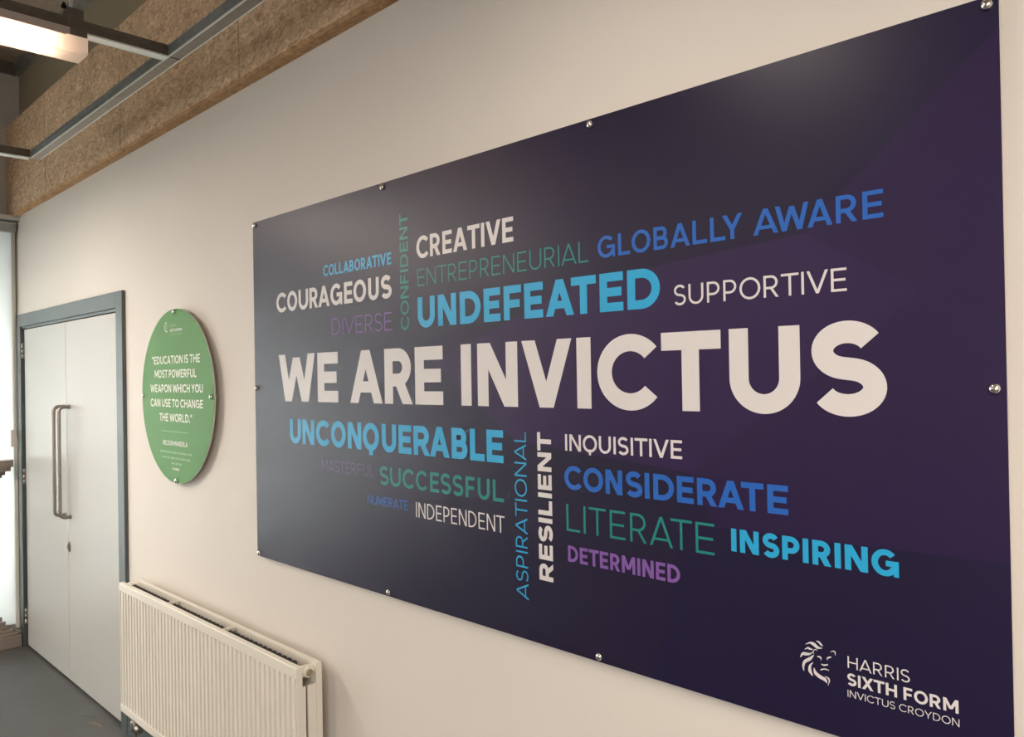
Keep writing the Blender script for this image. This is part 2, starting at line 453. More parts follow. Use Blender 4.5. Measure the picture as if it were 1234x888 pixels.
def glyph(ch, W, w):
    """list of LAYERS; each layer is a list of polygons that do not overlap one another"""
    h = w * .92; o = .012; d = w * 1.10
    if ch == 'I': return [[rect(0, 0, W, 1)]]
    if ch == 'E': return [[rect(0, 0, w, 1), rect(w, 0, W, h), rect(w, 1 - h, W, 1), rect(w, .5 - h / 2, W * .93, .5 + h / 2)]]
    if ch == 'F': return [[rect(0, 0, w, 1), rect(w, 1 - h, W, 1), rect(w, .47 - h / 2, W * .92, .47 + h / 2)]]
    if ch == 'L': return [[rect(0, 0, w, 1), rect(w, 0, W, h)]]
    if ch == 'H': return [[rect(0, 0, w, 1), rect(W - w, 0, W, 1), rect(w, .5 - h / 2, W - w, .5 + h / 2)]]
    if ch == 'T': return [[rect(W / 2 - w / 2, 0, W / 2 + w / 2, 1 - h), rect(0, 1 - h, W, 1)]]
    if ch == 'O' or ch == 'Q':
        r = [ring(W / 2, .5, W / 2, .5 + o, 0, 360, w, h, 48)]
        if ch == 'Q': r.append([rect(W / 2 - w / 2, -.17, W / 2 + w / 2, .17 if w > .15 else .12)])
        return r
    if ch == 'C': return [ring(W * .564, .5, W * .564, .5 + o, 40, 320, w, h, 40)]
    if ch == 'G':
        cx = W * .5
        return [ring(cx, .5, W * .5, .5 + o, 42, 338, w, h, 44), [rect(W * .53, .5 - h * .55, W, .5 + h * .40)], [rect(W - w * .78, .0, W, .5)]]
    if ch == 'D':
        s = W - .5 - w * 0
        s = max(w * .9, W - .55)
        rx = W - s
        return [[rect(0, 0, w, 1), rect(w, 0, s, h), rect(w, 1 - h, s, 1)] + ring(s, .5, rx, .5, -90, 90, w, h)] if s > w else \
               [[rect(0, 0, w, 1)], ring(s, .5, rx, .5, -90, 90, w, h)]
    if ch == 'U':
        rx = W / 2; ry = min(.42, W * .46)
        return [[rect(0, ry, w, 1), rect(W - w, ry, W, 1)] + ring(W / 2, ry, rx, ry + o, 180, 360, w, h)]
    if ch in 'PR':
        yb = .40 if ch == 'P' else .43
        r = (1 - yb + h * .5) / 2; yc = 1 - r; rx = min(r * 1.08, W - w * 1.0)
        Wb = W if ch == 'P' else W * .95
        s = max(w, Wb - rx)
        out = [[rect(0, 0, w, 1), rect(w, 1 - h, s, 1), rect(w, yc - r, s, yc - r + h)] + ring(s, yc, Wb - s, r, -90, 90, w, h)]
        if ch == 'R': out.append([diag(W - d * 1.05, W * .47 - d * .45, 0, yc - r + h * .6, d * 1.05)])
        return out
    if ch == 'B':
        r1 = (.5 + h * .5) / 2; r2_ = (.5 + h * .5) / 2
        s = max(w, W - r2_ * 1.05); s1 = max(w, s - .03)
        return [[rect(0, 0, w, 1), rect(w, 1 - h, s1, 1), rect(w, .5 - h / 2, s, .5 + h / 2)] + ring(s, r2_, W - s, r2_, -90, 90, w, h),
                [rect(w, 0, s, h)] + ring(s1, 1 - r1, (W - s) * .93, r1, -90, 90, w, h)]
    if ch == 'N':
        dd = w * 1.18
        return [[rect(0, 0, w, 1)], [rect(W - w, 0, W, 1)], [[(W - dd, 0), (W, 0), (dd, 1), (0, 1)]]]
    if ch == 'M':
        dd = w * 1.1; yv = .22 if w > .15 else .2
        return [[rect(0, 0, w, 1)], [rect(W - w, 0, W, 1)], [[(W / 2 - dd / 2, yv), (W / 2 + dd / 2, yv), (dd, 1), (0, 1)]],
                [[(W / 2 - dd / 2, yv), (W / 2 + dd / 2, yv), (W, 1), (W - dd, 1)]]]
    if ch == 'A':
        yb = .20; t = lambda y: lerp(0, W / 2 - d / 2, y)
        y0, y1 = yb, yb + h * .92
        return [[diag(0, W / 2 - d / 2, 0, 1, d)], [diag(W - d, W / 2 - d / 2, 0, 1, d)],
                [[(t(y0) + d * .6, y0), (W - t(y0) - d * .6, y0), (W - t(y1) - d * .6, y1), (t(y1) + d * .6, y1)]]]
    if ch == 'V': return [[diag(W / 2 - d / 2, 0, 0, 1, d)], [diag(W / 2 - d / 2, W - d, 0, 1, d)]]
    if ch == 'W':
        q = W * .27; yi = .93
        return [[diag(q - d / 2, 0, 0, 1, d)], [diag(q - d / 2, W / 2 - d / 2, 0, yi, d)], [diag(W - q - d / 2, W / 2 - d / 2, 0, yi, d)], [diag(W - q - d / 2, W - d, 0, 1, d)]]
    if ch == 'X':
        dd = w * 1.22
        return [[diag(0, W - dd, 0, 1, dd)], [diag(W - dd, 0, 0, 1, dd)]]
    if ch == 'Y':
        dd = w * 1.18; yv = .40
        return [[rect(W / 2 - w / 2, 0, W / 2 + w / 2, yv + .03)], [diag(W / 2 - dd / 2, 0, yv, 1, dd)], [diag(W / 2 - dd / 2, W - dd, yv, 1, dd)]]
    if ch == 'S':
        # spine through two bowls, swept at constant weight
        ry1 = (1 + h) / 4 - h / 2 + o / 2; ry2 = ry1
        rx2 = W / 2 - w / 2; rx1 = rx2 * .95
        c1 = 1 - h / 2 - ry1 + o; c2 = h / 2 + ry2 - o
        A0, A1 = math.radians(222), math.radians(42)
        fine = [(W / 2 + rx1 * math.cos(a), c1 + ry1 * math.sin(a)) for a in [lerp(math.radians(28), A0, k / 26) for k in range(27)]]
        low = [(W / 2 + rx2 * math.cos(a), c2 + ry2 * math.sin(a)) for a in [lerp(A1, math.radians(-152), k / 26) for k in range(27)]]
        p0, p3 = fine[-1], low[0]
        t0 = (-rx1 * math.sin(A0), ry1 * math.cos(A0)); t1 = (rx2 * math.sin(A1), -ry2 * math.cos(A1))
        L_ = math.hypot(p3[0] - p0[0], p3[1] - p0[1]) * .36
        n0, n1 = math.hypot(*t0), math.hypot(*t1)
        p1 = (p0[0] + t0[0] / n0 * L_, p0[1] + t0[1] / n0 * L_); p2 = (p3[0] - t1[0] / n1 * L_, p3[1] - t1[1] / n1 * L_)
        for k in range(1, 10):
            t = k / 10; q = 1 - t
            fine.append(tuple(q ** 3 * p0[j] + 3 * q * q * t * p1[j] + 3 * q * t * t * p2[j] + t ** 3 * p3[j] for j in (0, 1)))
        fine += low
        return [sweep(fine, w * .97)]
    if ch == '.': return [[rect(0, 0, W, W)]]
    if ch in '"\u201c\u201d':
        s = w * .55
        return [[diag(0, w * .25, .68, 1, w * .9), diag(w * 1.3, w * 1.55, .68, 1, w * .9)]]
    return []

def lettering(text, box, cap, w, material, y, parent, boxes=None, vertical=False, base=None, label=None, gap=None):
    """text printed on a board facing -y. Horizontal: box=(x0,x1), base=z of baseline.
       vertical (reads upward): box=(z0,z1), base=x of baseline."""
    m = MB()
    spans = []
    if boxes:
        chars = [c for c in text if c != ' ']
        spans = [(c, a, b) for c, (a, b) in zip(chars, boxes)]
    else:
        space = gap or .30
        fixed = 0; flex = 0
        seq = []
        for i, c in enumerate(text):
            if c == ' ': seq.append((c, space)); flex += space; continue
            n = natural(c, w)
            l = 0 if i == 0 else bearing(c, w); r = 0 if i == len(text) - 1 else bearing(c, w)
            seq.append((c, l, n, r))
            if c == 'I': fixed += n; flex += l + r
            else: flex += l + n + r
        total = (box[1] - box[0]) / cap
        k = (total - fixed) / flex
        x = 0.0
        for s in seq:
            if s[0] == ' ': x += s[1] * k; continue
            c, l, n, r = s
            kk = 1.0 if c == 'I' else k
            x += l * k
            spans.append((c, box[0] + x * cap, box[0] + (x + n * kk) * cap))
            x += n * kk + r * k
    lay = 0
    for ci, (c, a, b) in enumerate(spans):
        W = (b - a) / cap
        for li, polys in enumerate(glyph(c, W, min(w, W * .48) if c != 'I' else W)):
            yy = y - 0.0004 - 2.5e-5 * (li + 4 * (ci % 2))
            for p in polys:
                if vertical: pts = [(base - v * cap, yy, a + u * cap) for u, v in p]
                else: pts = [(a + u * cap, yy, base + v * cap) for u, v in p]
                # make every face look into the room (-y)
                area2 = sum(pts[i][0] * pts[(i + 1) % len(pts)][2] - pts[(i + 1) % len(pts)][0] * pts[i][2] for i in range(len(pts)))
                if area2 < 0: pts = pts[::-1]
                m.face(pts)
    o = m.build('lettering', material, parent, fix=False)
    if label: o['label'] = label
    return o

# the lion emblem: shapes in a unit frame (u right 0..1, v up 0..1) read off the printed mark
def smooth_closed(P, n=5):
    out = []
    k = len(P)
    for i in range(k):
        p0, p1, p2, p3 = P[i - 1], P[i], P[(i + 1) % k], P[(i + 2) % k]
        for s in range(n):
            t = s / n
            out.append(tuple(.5 * (2 * p1[j] + (p2[j] - p0[j]) * t + (2 * p0[j] - 5 * p1[j] + 4 * p2[j] - p3[j]) * t * t + (3 * p1[j] - p0[j] - 3 * p2[j] + p3[j]) * t ** 3) for j in (0, 1)))
    return out
def blade(pts, ws):
    """tapering lock: centre line and half widths"""
    fine = []
    for i in range(len(pts) - 1):
        p0 = pts[max(0, i - 1)]; p1 = pts[i]; p2 = pts[i + 1]; p3 = pts[min(len(pts) - 1, i + 2)]
        for k in range(6):
            t = k / 6
            q = [.5 * (2 * p1[j] + (p2[j] - p0[j]) * t + (2 * p0[j] - 5 * p1[j] + 4 * p2[j] - p3[j]) * t * t + (3 * p1[j] - p0[j] - 3 * p2[j] + p3[j]) * t ** 3) for j in (0, 1)]
            fine.append((q[0], q[1], lerp(ws[i], ws[i + 1], t)))
    fine.append((*pts[-1], ws[-1]))
    out = []; L = []; R = []
    for i, p in enumerate(fine):
        a = fine[max(0, i - 1)]; b = fine[min(len(fine) - 1, i + 1)]
        tx, ty = b[0] - a[0], b[1] - a[1]; l = math.hypot(tx, ty) or 1
        L.append((p[0] - ty / l * p[2], p[1] + tx / l * p[2])); R.append((p[0] + ty / l * p[2], p[1] - tx / l * p[2]))
    for i in range(len(fine) - 1): out.append([R[i], R[i + 1], L[i + 1], L[i]])
    return out
# pixel-like working units of the mark (0..777 wide, 0..888 down); rectified into metres below
LION = [
    ([(232, 152), (300, 142), (352, 178), (398, 228), (460, 250)], [2, 13, 21, 17, 2]),
    ([(378, 136), (412, 150), (440, 188), (468, 226)], [2, 10, 11, 2]),
    ([(220, 222), (262, 208), (300, 232), (333, 240)], [2, 12, 12, 2]),
    ([(160, 322), (192, 278), (240, 290), (292, 298), (326, 280)], [2, 20, 21, 13, 2]),
    ([(206, 525), (198, 450), (222, 392), (290, 366), (344, 322)], [2, 15, 24, 26, 4]),
    ([(334, 424), (292, 462), (288, 530), (326, 615)], [3, 17, 22, 2]),
    ([(344, 500), (360, 570), (420, 636), (490, 690), (512, 738)], [3, 19, 22, 20, 4]),
    ([(484, 642), (530, 672), (546, 715), (526, 776)], [2, 8, 9, 2]),
    ([(348, 308), (334, 280), (350, 254), (376, 252), (394, 272)], [3, 6, 6, 5, 2]),
    ([(566, 322), (602, 314), (628, 336), (630, 378)], [2, 7, 8, 3]),
    ([(388, 350), (418, 360), (438, 380), (440, 412)], [3, 11, 9, 2]),
    ([(524, 426), (528, 396), (550, 392), (582, 394)], [2, 9, 12, 3]),
    ([(440, 462), (478, 486), (532, 488)], [3, 11, 9]),
    ([(432, 544), (480, 540), (520, 556), (544, 574)], [9, 8, 7, 4]),
]
LC = ((160, 130), (640, 350), (520, 775))
def lion(x0, ztop, width, height, material, y, parent, label=None, shear=0.0):
    m = MB()
    for li, (pts, ws) in enumerate(LION):
        for p in blade(pts, ws):
            q = []
            for (px, py) in p:
                u = (px - 160) / 480.0
                # the mark was read in perspective: its lines drop towards the right
                v = (py - 130 - u * shear) / 645.0
                q.append((x0 + u * width, y - 0.0004 - 2e-5 * (li % 3), ztop - v * height))
            a2 = sum(q[i][0] * q[(i + 1) % 4][2] - q[(i + 1) % 4][0] * q[i][2] for i in range(4))
            if a2 < 0: q = q[::-1]
            m.face(q)
    o = m.build('emblem', material, parent, fix=False)
    if label: o['label'] = label
    return o

def dome_bolt(x, z, yfront, parent, r=0.0085):
    m = MB()
    m.lathe((x, 0, z), 'y', [(0.006, -0.0003), (0.006, yfront)], 16)
    prof = [(r, yfront - 0.0008), (r, yfront - 0.0035)] + [(r * math.cos(a), yfront - 0.0035 - r * 0.75 * math.sin(a)) for a in [PI / 2 * k / 6 for k in range(1, 7)]]
    m.lathe((x, 0, z), 'y', prof, 20)
    m.build('standoff_bolt', M_CHROME, parent)

# ------------------------------------------------------------------ the big purple board
BX0, BX1, BZ0, BZ1, BY, BT = -2.680, -0.2968, 1.0764, 2.2964, -0.022, 0.008
board = thing('message_board', 'large dark purple board of coloured value words bolted to the long wall', 'board', ((BX0 + BX1) / 2, 0, BZ0))
m = MB()
m.box(BX0, BX1, BY + 0.0004, BY + BT, BZ0, BZ1, 1)
m.face([(BX0, BY, BZ0), (BX1, BY, BZ0), (BX1, BY, BZ1), (BX0, BY, BZ1)], 0)
for a, b in (((BX0, BZ0), (BX1, BZ0)), ((BX1, BZ0), (BX1, BZ1)), ((BX1, BZ1), (BX0, BZ1)), ((BX0, BZ1), (BX0, BZ0))):
    m.face([(a[0], BY, a[1]), (a[0], BY + 0.0004, a[1]), (b[0], BY + 0.0004, b[1]), (b[0], BY, b[1])], 1)
facets = [
    # faceted violet shapes printed in the artwork
    ([(-1.66, 1.764), (-1.1314, 1.93), (-0.6122, 1.9715), (-0.4141, 1.8517), (-0.4814, 1.7971), (-0.8584, 1.5179), (-1.3516, 1.56)], 2, 1),
    ([(-0.6122, 1.9715), (BX1, 2.246), (BX1, 1.4225), (-0.80, 1.4150), (-0.8584, 1.5179), (-0.4814, 1.7971), (-0.4141, 1.8517)], 3, 2),
    ([(-1.10, BZ1), (-0.40, BZ1), (-0.6122, 1.9715), (-1.02, 1.9475)], 4, 3),
    ([(BX0, BZ0), (-0.95, BZ0), (-0.8584, 1.5179), (-1.3516, 1.56), (BX0, 1.30)], 4, 4),
]
for pts, mi, li in facets:
    q = [(x, BY - 0.00005 * li, z) for x, z in pts]
    a2 = sum(q[i][0] * q[(i + 1) % len(q)][2] - q[(i + 1) % len(q)][0] * q[i][2] for i in range(len(q)))
    m.face(q if a2 > 0 else q[::-1], mi)
m.build('panel', [P_NAVY, M_PANEL_EDGE, P_PURPLE1, P_PURPLE2, P_DARK], board, fix=False)
for i in range(4):
    x = -2.662 + i * 0.7832
    dome_bolt(x, 2.283, BY, board); dome_bolt(x, 1.090, BY, board)
dome_bolt(-2.662, 1.690, BY, board); dome_bolt(-0.3124, 1.690, BY, board)

W_ = lambda *a, **k: lettering(*a, y=BY, parent=board, **k)
W_('WE ARE INVICTUS', None, .1616, .25, P_WHITE, base=1.6438, label='large white lettering reading WE ARE INVICTUS', boxes=[
    (-2.5045, -2.2682), (-2.2528, -2.1322), (-2.0655, -1.8966), (-1.8852, -1.7528), (-1.7414, -1.6201),
    (-1.5461, -1.5061), (-1.4821, -1.3375), (-1.3229, -1.1628), (-1.1481, -1.1067), (-1.0887, -0.9295), (-0.9189, -0.7808), (-0.763, -0.6211), (-0.6027, -0.4704)])
W_('COLLABORATIVE', (-2.209, -1.8430), .0355, .205, P_CYAN, base=2.0518, label='cyan lettering reading COLLABORATIVE')
W_('COURAGEOUS', None, .0675, .22, P_WHITE, base=1.9542, label='white lettering reading COURAGEOUS', boxes=[
    (-2.5151, -2.4467), (-2.4399, -2.374), (-2.3653, -2.304), (-2.2956, -2.2437), (-2.2417, -2.1735), (-2.1686, -2.1012), (-2.0909, -2.0446), (-2.0391, -1.9721), (-1.9607, -1.9068), (-1.8967, -1.8432)])
W_('DIVERSE', (-2.1637, -1.8450), .0535, .085, P_VIOLET, base=1.8592, label='thin lilac lettering reading DIVERSE')
W_('CONFIDENT', (1.8562, 2.190), .0385, .185, P_TEAL, base=-1.7640, vertical=True, label='teal lettering reading CONFIDENT upwards')
W_('CREATIVE', (-1.7261, -1.344), .0618, .20, P_WHITE, base=2.0533, label='white lettering reading CREATIVE')
W_('ENTREPRENEURIAL', (-1.7235, -1.1083), .0484, .09, P_TEAL, base=1.9757, label='thin teal lettering reading ENTREPRENEURIAL')
W_('UNDEFEATED', None, .0854, .245, P_CYAN, base=1.8592, label='large cyan lettering reading UNDEFEATED', boxes=[
    (-1.7243, -1.6497), (-1.6364, -1.5609), (-1.5467, -1.4661), (-1.4544, -1.3935), (-1.3816, -1.3209), (-1.3104, -1.2487), (-1.24, -1.1531), (-1.1612, -1.0882), (-1.0782, -1.0136), (-1.0026, -0.919)])
W_('GLOBALLY AWARE', None, .0480, .175, P_BLUE, base=1.9796, label='blue lettering reading GLOBALLY AWARE', boxes=[
    (-1.0814, -1.0335), (-1.0251, -0.9929), (-0.9889, -0.9408), (-0.9328, -0.8972), (-0.8919, -0.8452), (-0.8394, -0.8063), (-0.7994, -0.7661), (-0.7729, -0.7295),
    (-0.708, -0.6575), (-0.6636, -0.5996), (-0.6023, -0.5573), (-0.5511, -0.5143), (-0.5056, -0.4715)])
W_('SUPPORTIVE', (-0.8857, -0.5347), .0410, .12, P_WHITE, base=1.8604, label='thin white lettering reading SUPPORTIVE')
W_('UNCONQUERABLE', None, .0825, .245, P_CYAN, base=1.5014, label='large cyan lettering reading UNCONQUERABLE', boxes=[
    (-2.435, -2.3635), (-2.3527, -2.2777), (-2.2674, -2.1872), (-2.1774, -2.094), (-2.0824, -2.0088), (-2.0011, -1.9172), (-1.9036, -1.8333), (-1.8224, -1.7621), (-1.7526, -1.6804), (-1.6804, -1.5976), (-1.5891, -1.5257), (-1.5159, -1.4602), (-1.4525, -1.3917)])
W_('MASTERFUL', (-2.2357, -1.9433), .0355, .085, P_MAUVE, base=1.4217, label='dim mauve lettering reading MASTERFUL')
W_('SUCCESSFUL', None, .0548, .185, P_TEAL, base=1.4030, label='teal lettering reading SUCCESSFUL', boxes=[
    (-1.9177, -1.8722), (-1.866, -1.814), (-1.8062, -1.7541), (-1.7447, -1.6955), (-1.6818, -1.6443), (-1.6372, -1.5939), (-1.5879, -1.5451), (-1.5352, -1.5003), (-1.4884, -1.4437), (-1.4322, -1.3922)])
W_('NUMERATE', (-1.9809, -1.7835), .0268, .135, P_BLUE, base=1.3400, label='small blue lettering reading NUMERATE')
W_('INDEPENDENT', (-1.7465, -1.3917), .0426, .10, P_WHITE, base=1.3255, label='thin white lettering reading INDEPENDENT')
W_('ASPIRATIONAL', (1.1725, 1.5830), .0405, .10, P_CYAN, base=-1.3128, vertical=True, label='thin cyan lettering reading ASPIRATIONAL upwards')
W_('RESILIENT', (1.2305, 1.5844), .0445, .25, P_WHITE, base=-1.2312, vertical=True, label='white lettering reading RESILIENT upwards')
W_('INQUISITIVE', (-1.1873, -0.8728), .0384, .165, P_WHITE, base=1.5449, label='white lettering reading INQUISITIVE')
W_('CONSIDERATE', None, .0542, .225, P_BLUE, base=1.4560, label='blue lettering reading CONSIDERATE', boxes=[
    (-1.1916, -1.1396), (-1.1343, -1.0776), (-1.0713, -1.0252), (-1.0162, -0.9721), (-0.9666, -0.9545), (-0.9447, -0.8939), (-0.8869, -0.8474), (-0.8396, -0.7946), (-0.7932, -0.7376), (-0.7431, -0.6967), (-0.6897, -0.6489)])
W_('LITERATE', None, .0622, .095, P_TEAL, base=1.3590, label='large thin teal lettering reading LITERATE', boxes=[
    (-1.1871, -1.1466), (-1.136, -1.1297), (-1.1203, -1.0723), (-1.0611, -1.0196), (-1.0064, -0.9638), (-0.9558, -0.8986), (-0.9041, -0.8535), (-0.845, -0.8026)])
W_('DETERMINED', (-1.1843, -0.8829), .0375, .205, P_VIOLET, base=1.2882, label='lilac lettering reading DETERMINED')
W_('INSPIRING', None, .0442, .245, P_CYAN, base=1.3736, label='cyan lettering reading INSPIRING', boxes=[
    (-0.7661, -0.7548), (-0.7475, -0.7084), (-0.7013, -0.6676), (-0.6622, -0.629), (-0.6231, -0.6123), (-0.6053, -0.5711), (-0.5653, -0.5545), (-0.5475, -0.5083), (-0.5025, -0.4583)])
W_('HARRIS', (-0.5463, -0.4446), .0208, .115, P_WHITE, base=1.2020, label='small thin white lettering reading HARRIS')
W_('SIXTH FORM', (-0.5476, -0.3728), .0210, .21, P_WHITE, base=1.1722, label='small bold white lettering reading SIXTH FORM', gap=.33)
W_('INVICTUS CROYDON', (-0.5474, -0.3719), .0122, .115, P_WHITE, base=1.1515, label='small thin white lettering reading INVICTUS CROYDON', gap=.36)
lion(-0.6313, 1.2245, 0.0650, 0.0830, P_WHITE, BY, board, 'white lion head emblem', shear=205.0)

# ------------------------------------------------------------------ round green plaque
GX, GZ, GR, GY, GT = -3.3726, 1.6548, 0.3743, -0.030, 0.005
plq = thing('round_plaque', 'round green plaque with a white quotation, standing off the wall beside the door', 'plaque', (GX, 0, GZ - GR))
m = MB()
n = 96
prof = [(GX + GR * math.cos(2 * PI * k / n), GZ + GR * math.sin(2 * PI * k / n)) for k in range(n)]
m.prism(prof, 'y', GY + 0.0003, GY + GT, 1)
m.face([(x, GY, z) for x, z in prof], 0)
m.build('disc', [P_GREEN, M_PANEL_EDGE], plq, fix=False)
for x, z in ((GX, GZ + 0.362), (GX, GZ - 0.362), (GX - 0.35, GZ), (GX + 0.35, GZ)):
    dome_bolt(x, z, GY, plq, 0.010)
G_ = lambda *a, **k: lettering(*a, y=GY, parent=plq, **k)
GL = [('\u201cEDUCATION IS THE', (-3.6266, -3.1264), 1.7945), ('MOST POWERFUL', (-3.5966, -3.1615), 1.7340), ('WEAPON WHICH YOU', (-3.6475, -3.1021), 1.6704),
      ('CAN USE TO CHANGE', (-3.6480, -3.1040), 1.6065), ('THE WORLD.\u201d', (-3.5502, -3.208), 1.5440)]
for t, b, z in GL:
    G_(t, b, .0350, .20, P_GREENW, base=z, label='white quotation lettering reading ' + t.strip('\u201c\u201d'), gap=.30)
G_('NELSON MANDELA', (-3.5152, -3.258), .0205, .19, P_GREENW, base=1.4410, label='small white lettering under the rule', gap=.3)
m = MB(); m.face([(-3.5315, GY - .0004, 1.5003), (-3.2494, GY - .0004, 1.5003), (-3.2494, GY - .0004, 1.5028), (-3.5315, GY - .0004, 1.5028)])
m.build('rule', P_GREENS, plq, fix=False)
# fine print too small to read in the photograph: rows of tiny strokes
def fine_print(x0, x1, z0, cap, material):
    m = MB(); x = x0
    while x < x1:
        wl = min(random.uniform(.018, .05), x1 - x)
        k = x
        while k < x + wl - .003:
            m.face([(k, GY - .0004, z0), (k + .0032, GY - .0004, z0), (k + .0032, GY - .0004, z0 + cap), (k, GY - .0004, z0 + cap)])
            k += .0048
        x += wl + .006
    m.build('fine_print', material, plq, fix=False)
fine_print(-3.5426, -3.2134, 1.4070, .0085, P_GREENS)
fine_print(-3.5225, -3.2301, 1.3830, .0085, P_GREENS)
fine_print(-3.4241, -3.3196, 1.3605, .0085, P_GREENS)
fine_print(-3.4128, -3.3373, 1.3360, .0100, P_GREENW)
G_('HARRIS', (-3.4222, -3.3532), .0105, .13, P_GREENS, base=1.9535)
G_('SIXTH FORM', (-3.4222, -3.2970), .0125, .22, P_GREENW, base=1.9315)
G_('INVICTUS CROYDON', (-3.4222, -3.2970), .0070, .13, P_GREENS, base=1.9165)
lion(-3.4841, 1.9702, 0.0440, 0.0560, P_GREENW, GY, plq, shear=205.0)

# ------------------------------------------------------------------ radiator
RX0, RX1, RZ0, RZ1 = -3.785, -2.227, 0.222, 0.806
RYF, RYB = -0.130, -0.040
rad = thing('radiator', 'cream ribbed double panel radiator on the wall under the green plaque', 'radiator', ((RX0 + RX1) / 2, -0.085, 0.0))
def ribbed(yf, yb, sign):
    """pressed panel with vertical flutes on its outer face; sign=-1 faces the room"""
    m = MB()
    mz = 0.036; dep = 0.018; p = 0.03333
    z0, z1 = RZ0, RZ1; za, zb = z0 + mz, z1 - mz
    m.box(RX0, RX1, min(yf - sign * dep, yb), max(yf - sign * dep, yb), z0, z1)
    y1 = yf - sign * dep; ys = yf
    lip = lambda za_, zb_: m.prism([(y1, za_), (ys + sign * -0.002, za_), (ys, za_ + 0.003), (ys, zb_ - 0.003), (ys - sign * 0.002, zb_), (y1, zb_)], 'x', RX0, RX1)
    lip(z0, za); lip(zb, z1)
    n = int((RX1 - RX0 - 0.010) / p)
    x = RX0 + ((RX1 - RX0) - n * p) / 2
    m.prism([(RX0, y1), (RX0, ys + .001), (x - .004, ys + .001), (x, y1)], 'z', za, zb)
    for k in range(n):
        xa = x + k * p
        # ridge with sloped flanks: half the pitch flat
        m.prism([(xa + .0100, y1), (xa + .0125, ys), (xa + p - .0025, ys), (xa + p - .0000, y1)], 'z', za, zb)
        # groove ends slope up into the margins
        for ze, s in ((zb, -1), (za, 1)):
            m.prism([(y1, ze), (ys, ze), (y1, ze + s * 0.012)], 'x', xa - 0.002, xa + .0125)
    m.prism([(RX1, y1), (RX1, ys + .001), (x + n * p + .008, ys + .001), (x + n * p + .004, y1)], 'z', za, zb)
    return m
ribbed(RYF, -0.110, -1).build('front_panel', M_RAD, rad)
ribbed(RYB, -0.060, 1).build('rear_panel', M_RAD, rad)
# convector fins welded behind the front panel: folded box fins
m = MB()
x = RX0 + 0.06
while x < RX1 - 0.07:
    zt = RZ1 - 0.009
    m.box(x, x + 0.0015, -0.1085, -0.080, RZ0 + 0.05, zt); m.box(x + 0.0165, x + 0.018, -0.1085, -0.080, RZ0 + 0.05, zt)
    m.box(x, x + 0.018, -0.0815, -0.080, RZ0 + 0.05, zt); m.box(x + 0.018, x + 0.0333, -0.1098, -0.1083, RZ0 + 0.05, zt)
    x += 0.0333
m.build('convector_fins', M_FIN, rad)
for x in (-3.292, -2.790):
    m = MB(); m.box(x - 0.006, x + 0.006, -0.118, -0.052, RZ1 - 0.012, RZ1 - 0.002); m.build('top_bar', M_RAD, rad, bevel=0.001)
# side covers with a gap between them
m = MB(); m.box(RX1 - 0.012, RX1 - 0.004, -0.116, -0.096, RZ0 + 0.04, RZ1 - 0.066)
m.build('side_cover', M_RAD, rad)
m = MB(); m.box(RX1 - 0.012, RX1 - 0.004, -0.088, -0.054, RZ0 + 0.04, RZ1 - 0.066)
m.build('side_cover', M_RAD, rad)
m = MB(); m.box(RX0 + 0.004, RX0 + 0.012, -0.116, -0.054, RZ0 + 0.04, RZ1 - 0.066); m.build('side_cover', M_RAD, rad)
for x, s in ((RX1 - 0.022, 1), (RX0 + 0.022, -1)):
    m = MB()
    m.lathe((x, -0.085, RZ1 - 0.024), 'y', [(0.013, -0.034), (0.015, -0.020), (0.019, -0.012), (0.019, 0.012), (0.015, 0.020), (0.013, 0.034)], 20)
    m.lathe((x, -0.085, RZ1 - 0.024), 'x', [(0.017, 0.0), (0.017, s * 0.020), (0.0155, s * 0.022)], 20)
    bs = m.build('tapping_boss', M_RAD, rad)
    m = MB(); m.lathe((x, -0.085, RZ1 - 0.024), 'x', [(0.0115, s * 0.0222), (0.0115, s * 0.025), (0.006, s * 0.0253), (0.004, s * 0.0235)], 18)
    m.build('blanking_plug', M_PLUG, bs)
for x in (-3.45, -2.55):
    m = MB(); m.box(x - 0.02, x + 0.02, -0.046, -0.001, RZ0 + 0.06, RZ1 - 0.09); m.build('wall_bracket', M_RAD, rad)
m = MB()
vx = RX0 + 0.045
m.tube([(vx, -0.085, RZ0 + 0.045), (vx, -0.085, 0.20), (vx, -0.085, 0.125)], 0.010, 14)
m.lathe((vx, -0.085, 0.135), 'z', [(0.018, 0), (0.020, 0.010), (0.020, 0.038), (0.014, 0.046)], 18)
m.lathe((vx, -0.085, 0.150), 'x', [(0.012, 0.0), (0.014, 0.02), (0.017, 0.024), (0.017, 0.056), (0.013, 0.062)], 18)
vl = m.build('lockshield_valve', M_STEEL, rad)
m = MB(); m.tube([(vx, -0.085, 0.13), (vx, -0.085, 0.0)], 0.0075, 12); m.build('feed_pipe', M_DARKSTEEL, rad)

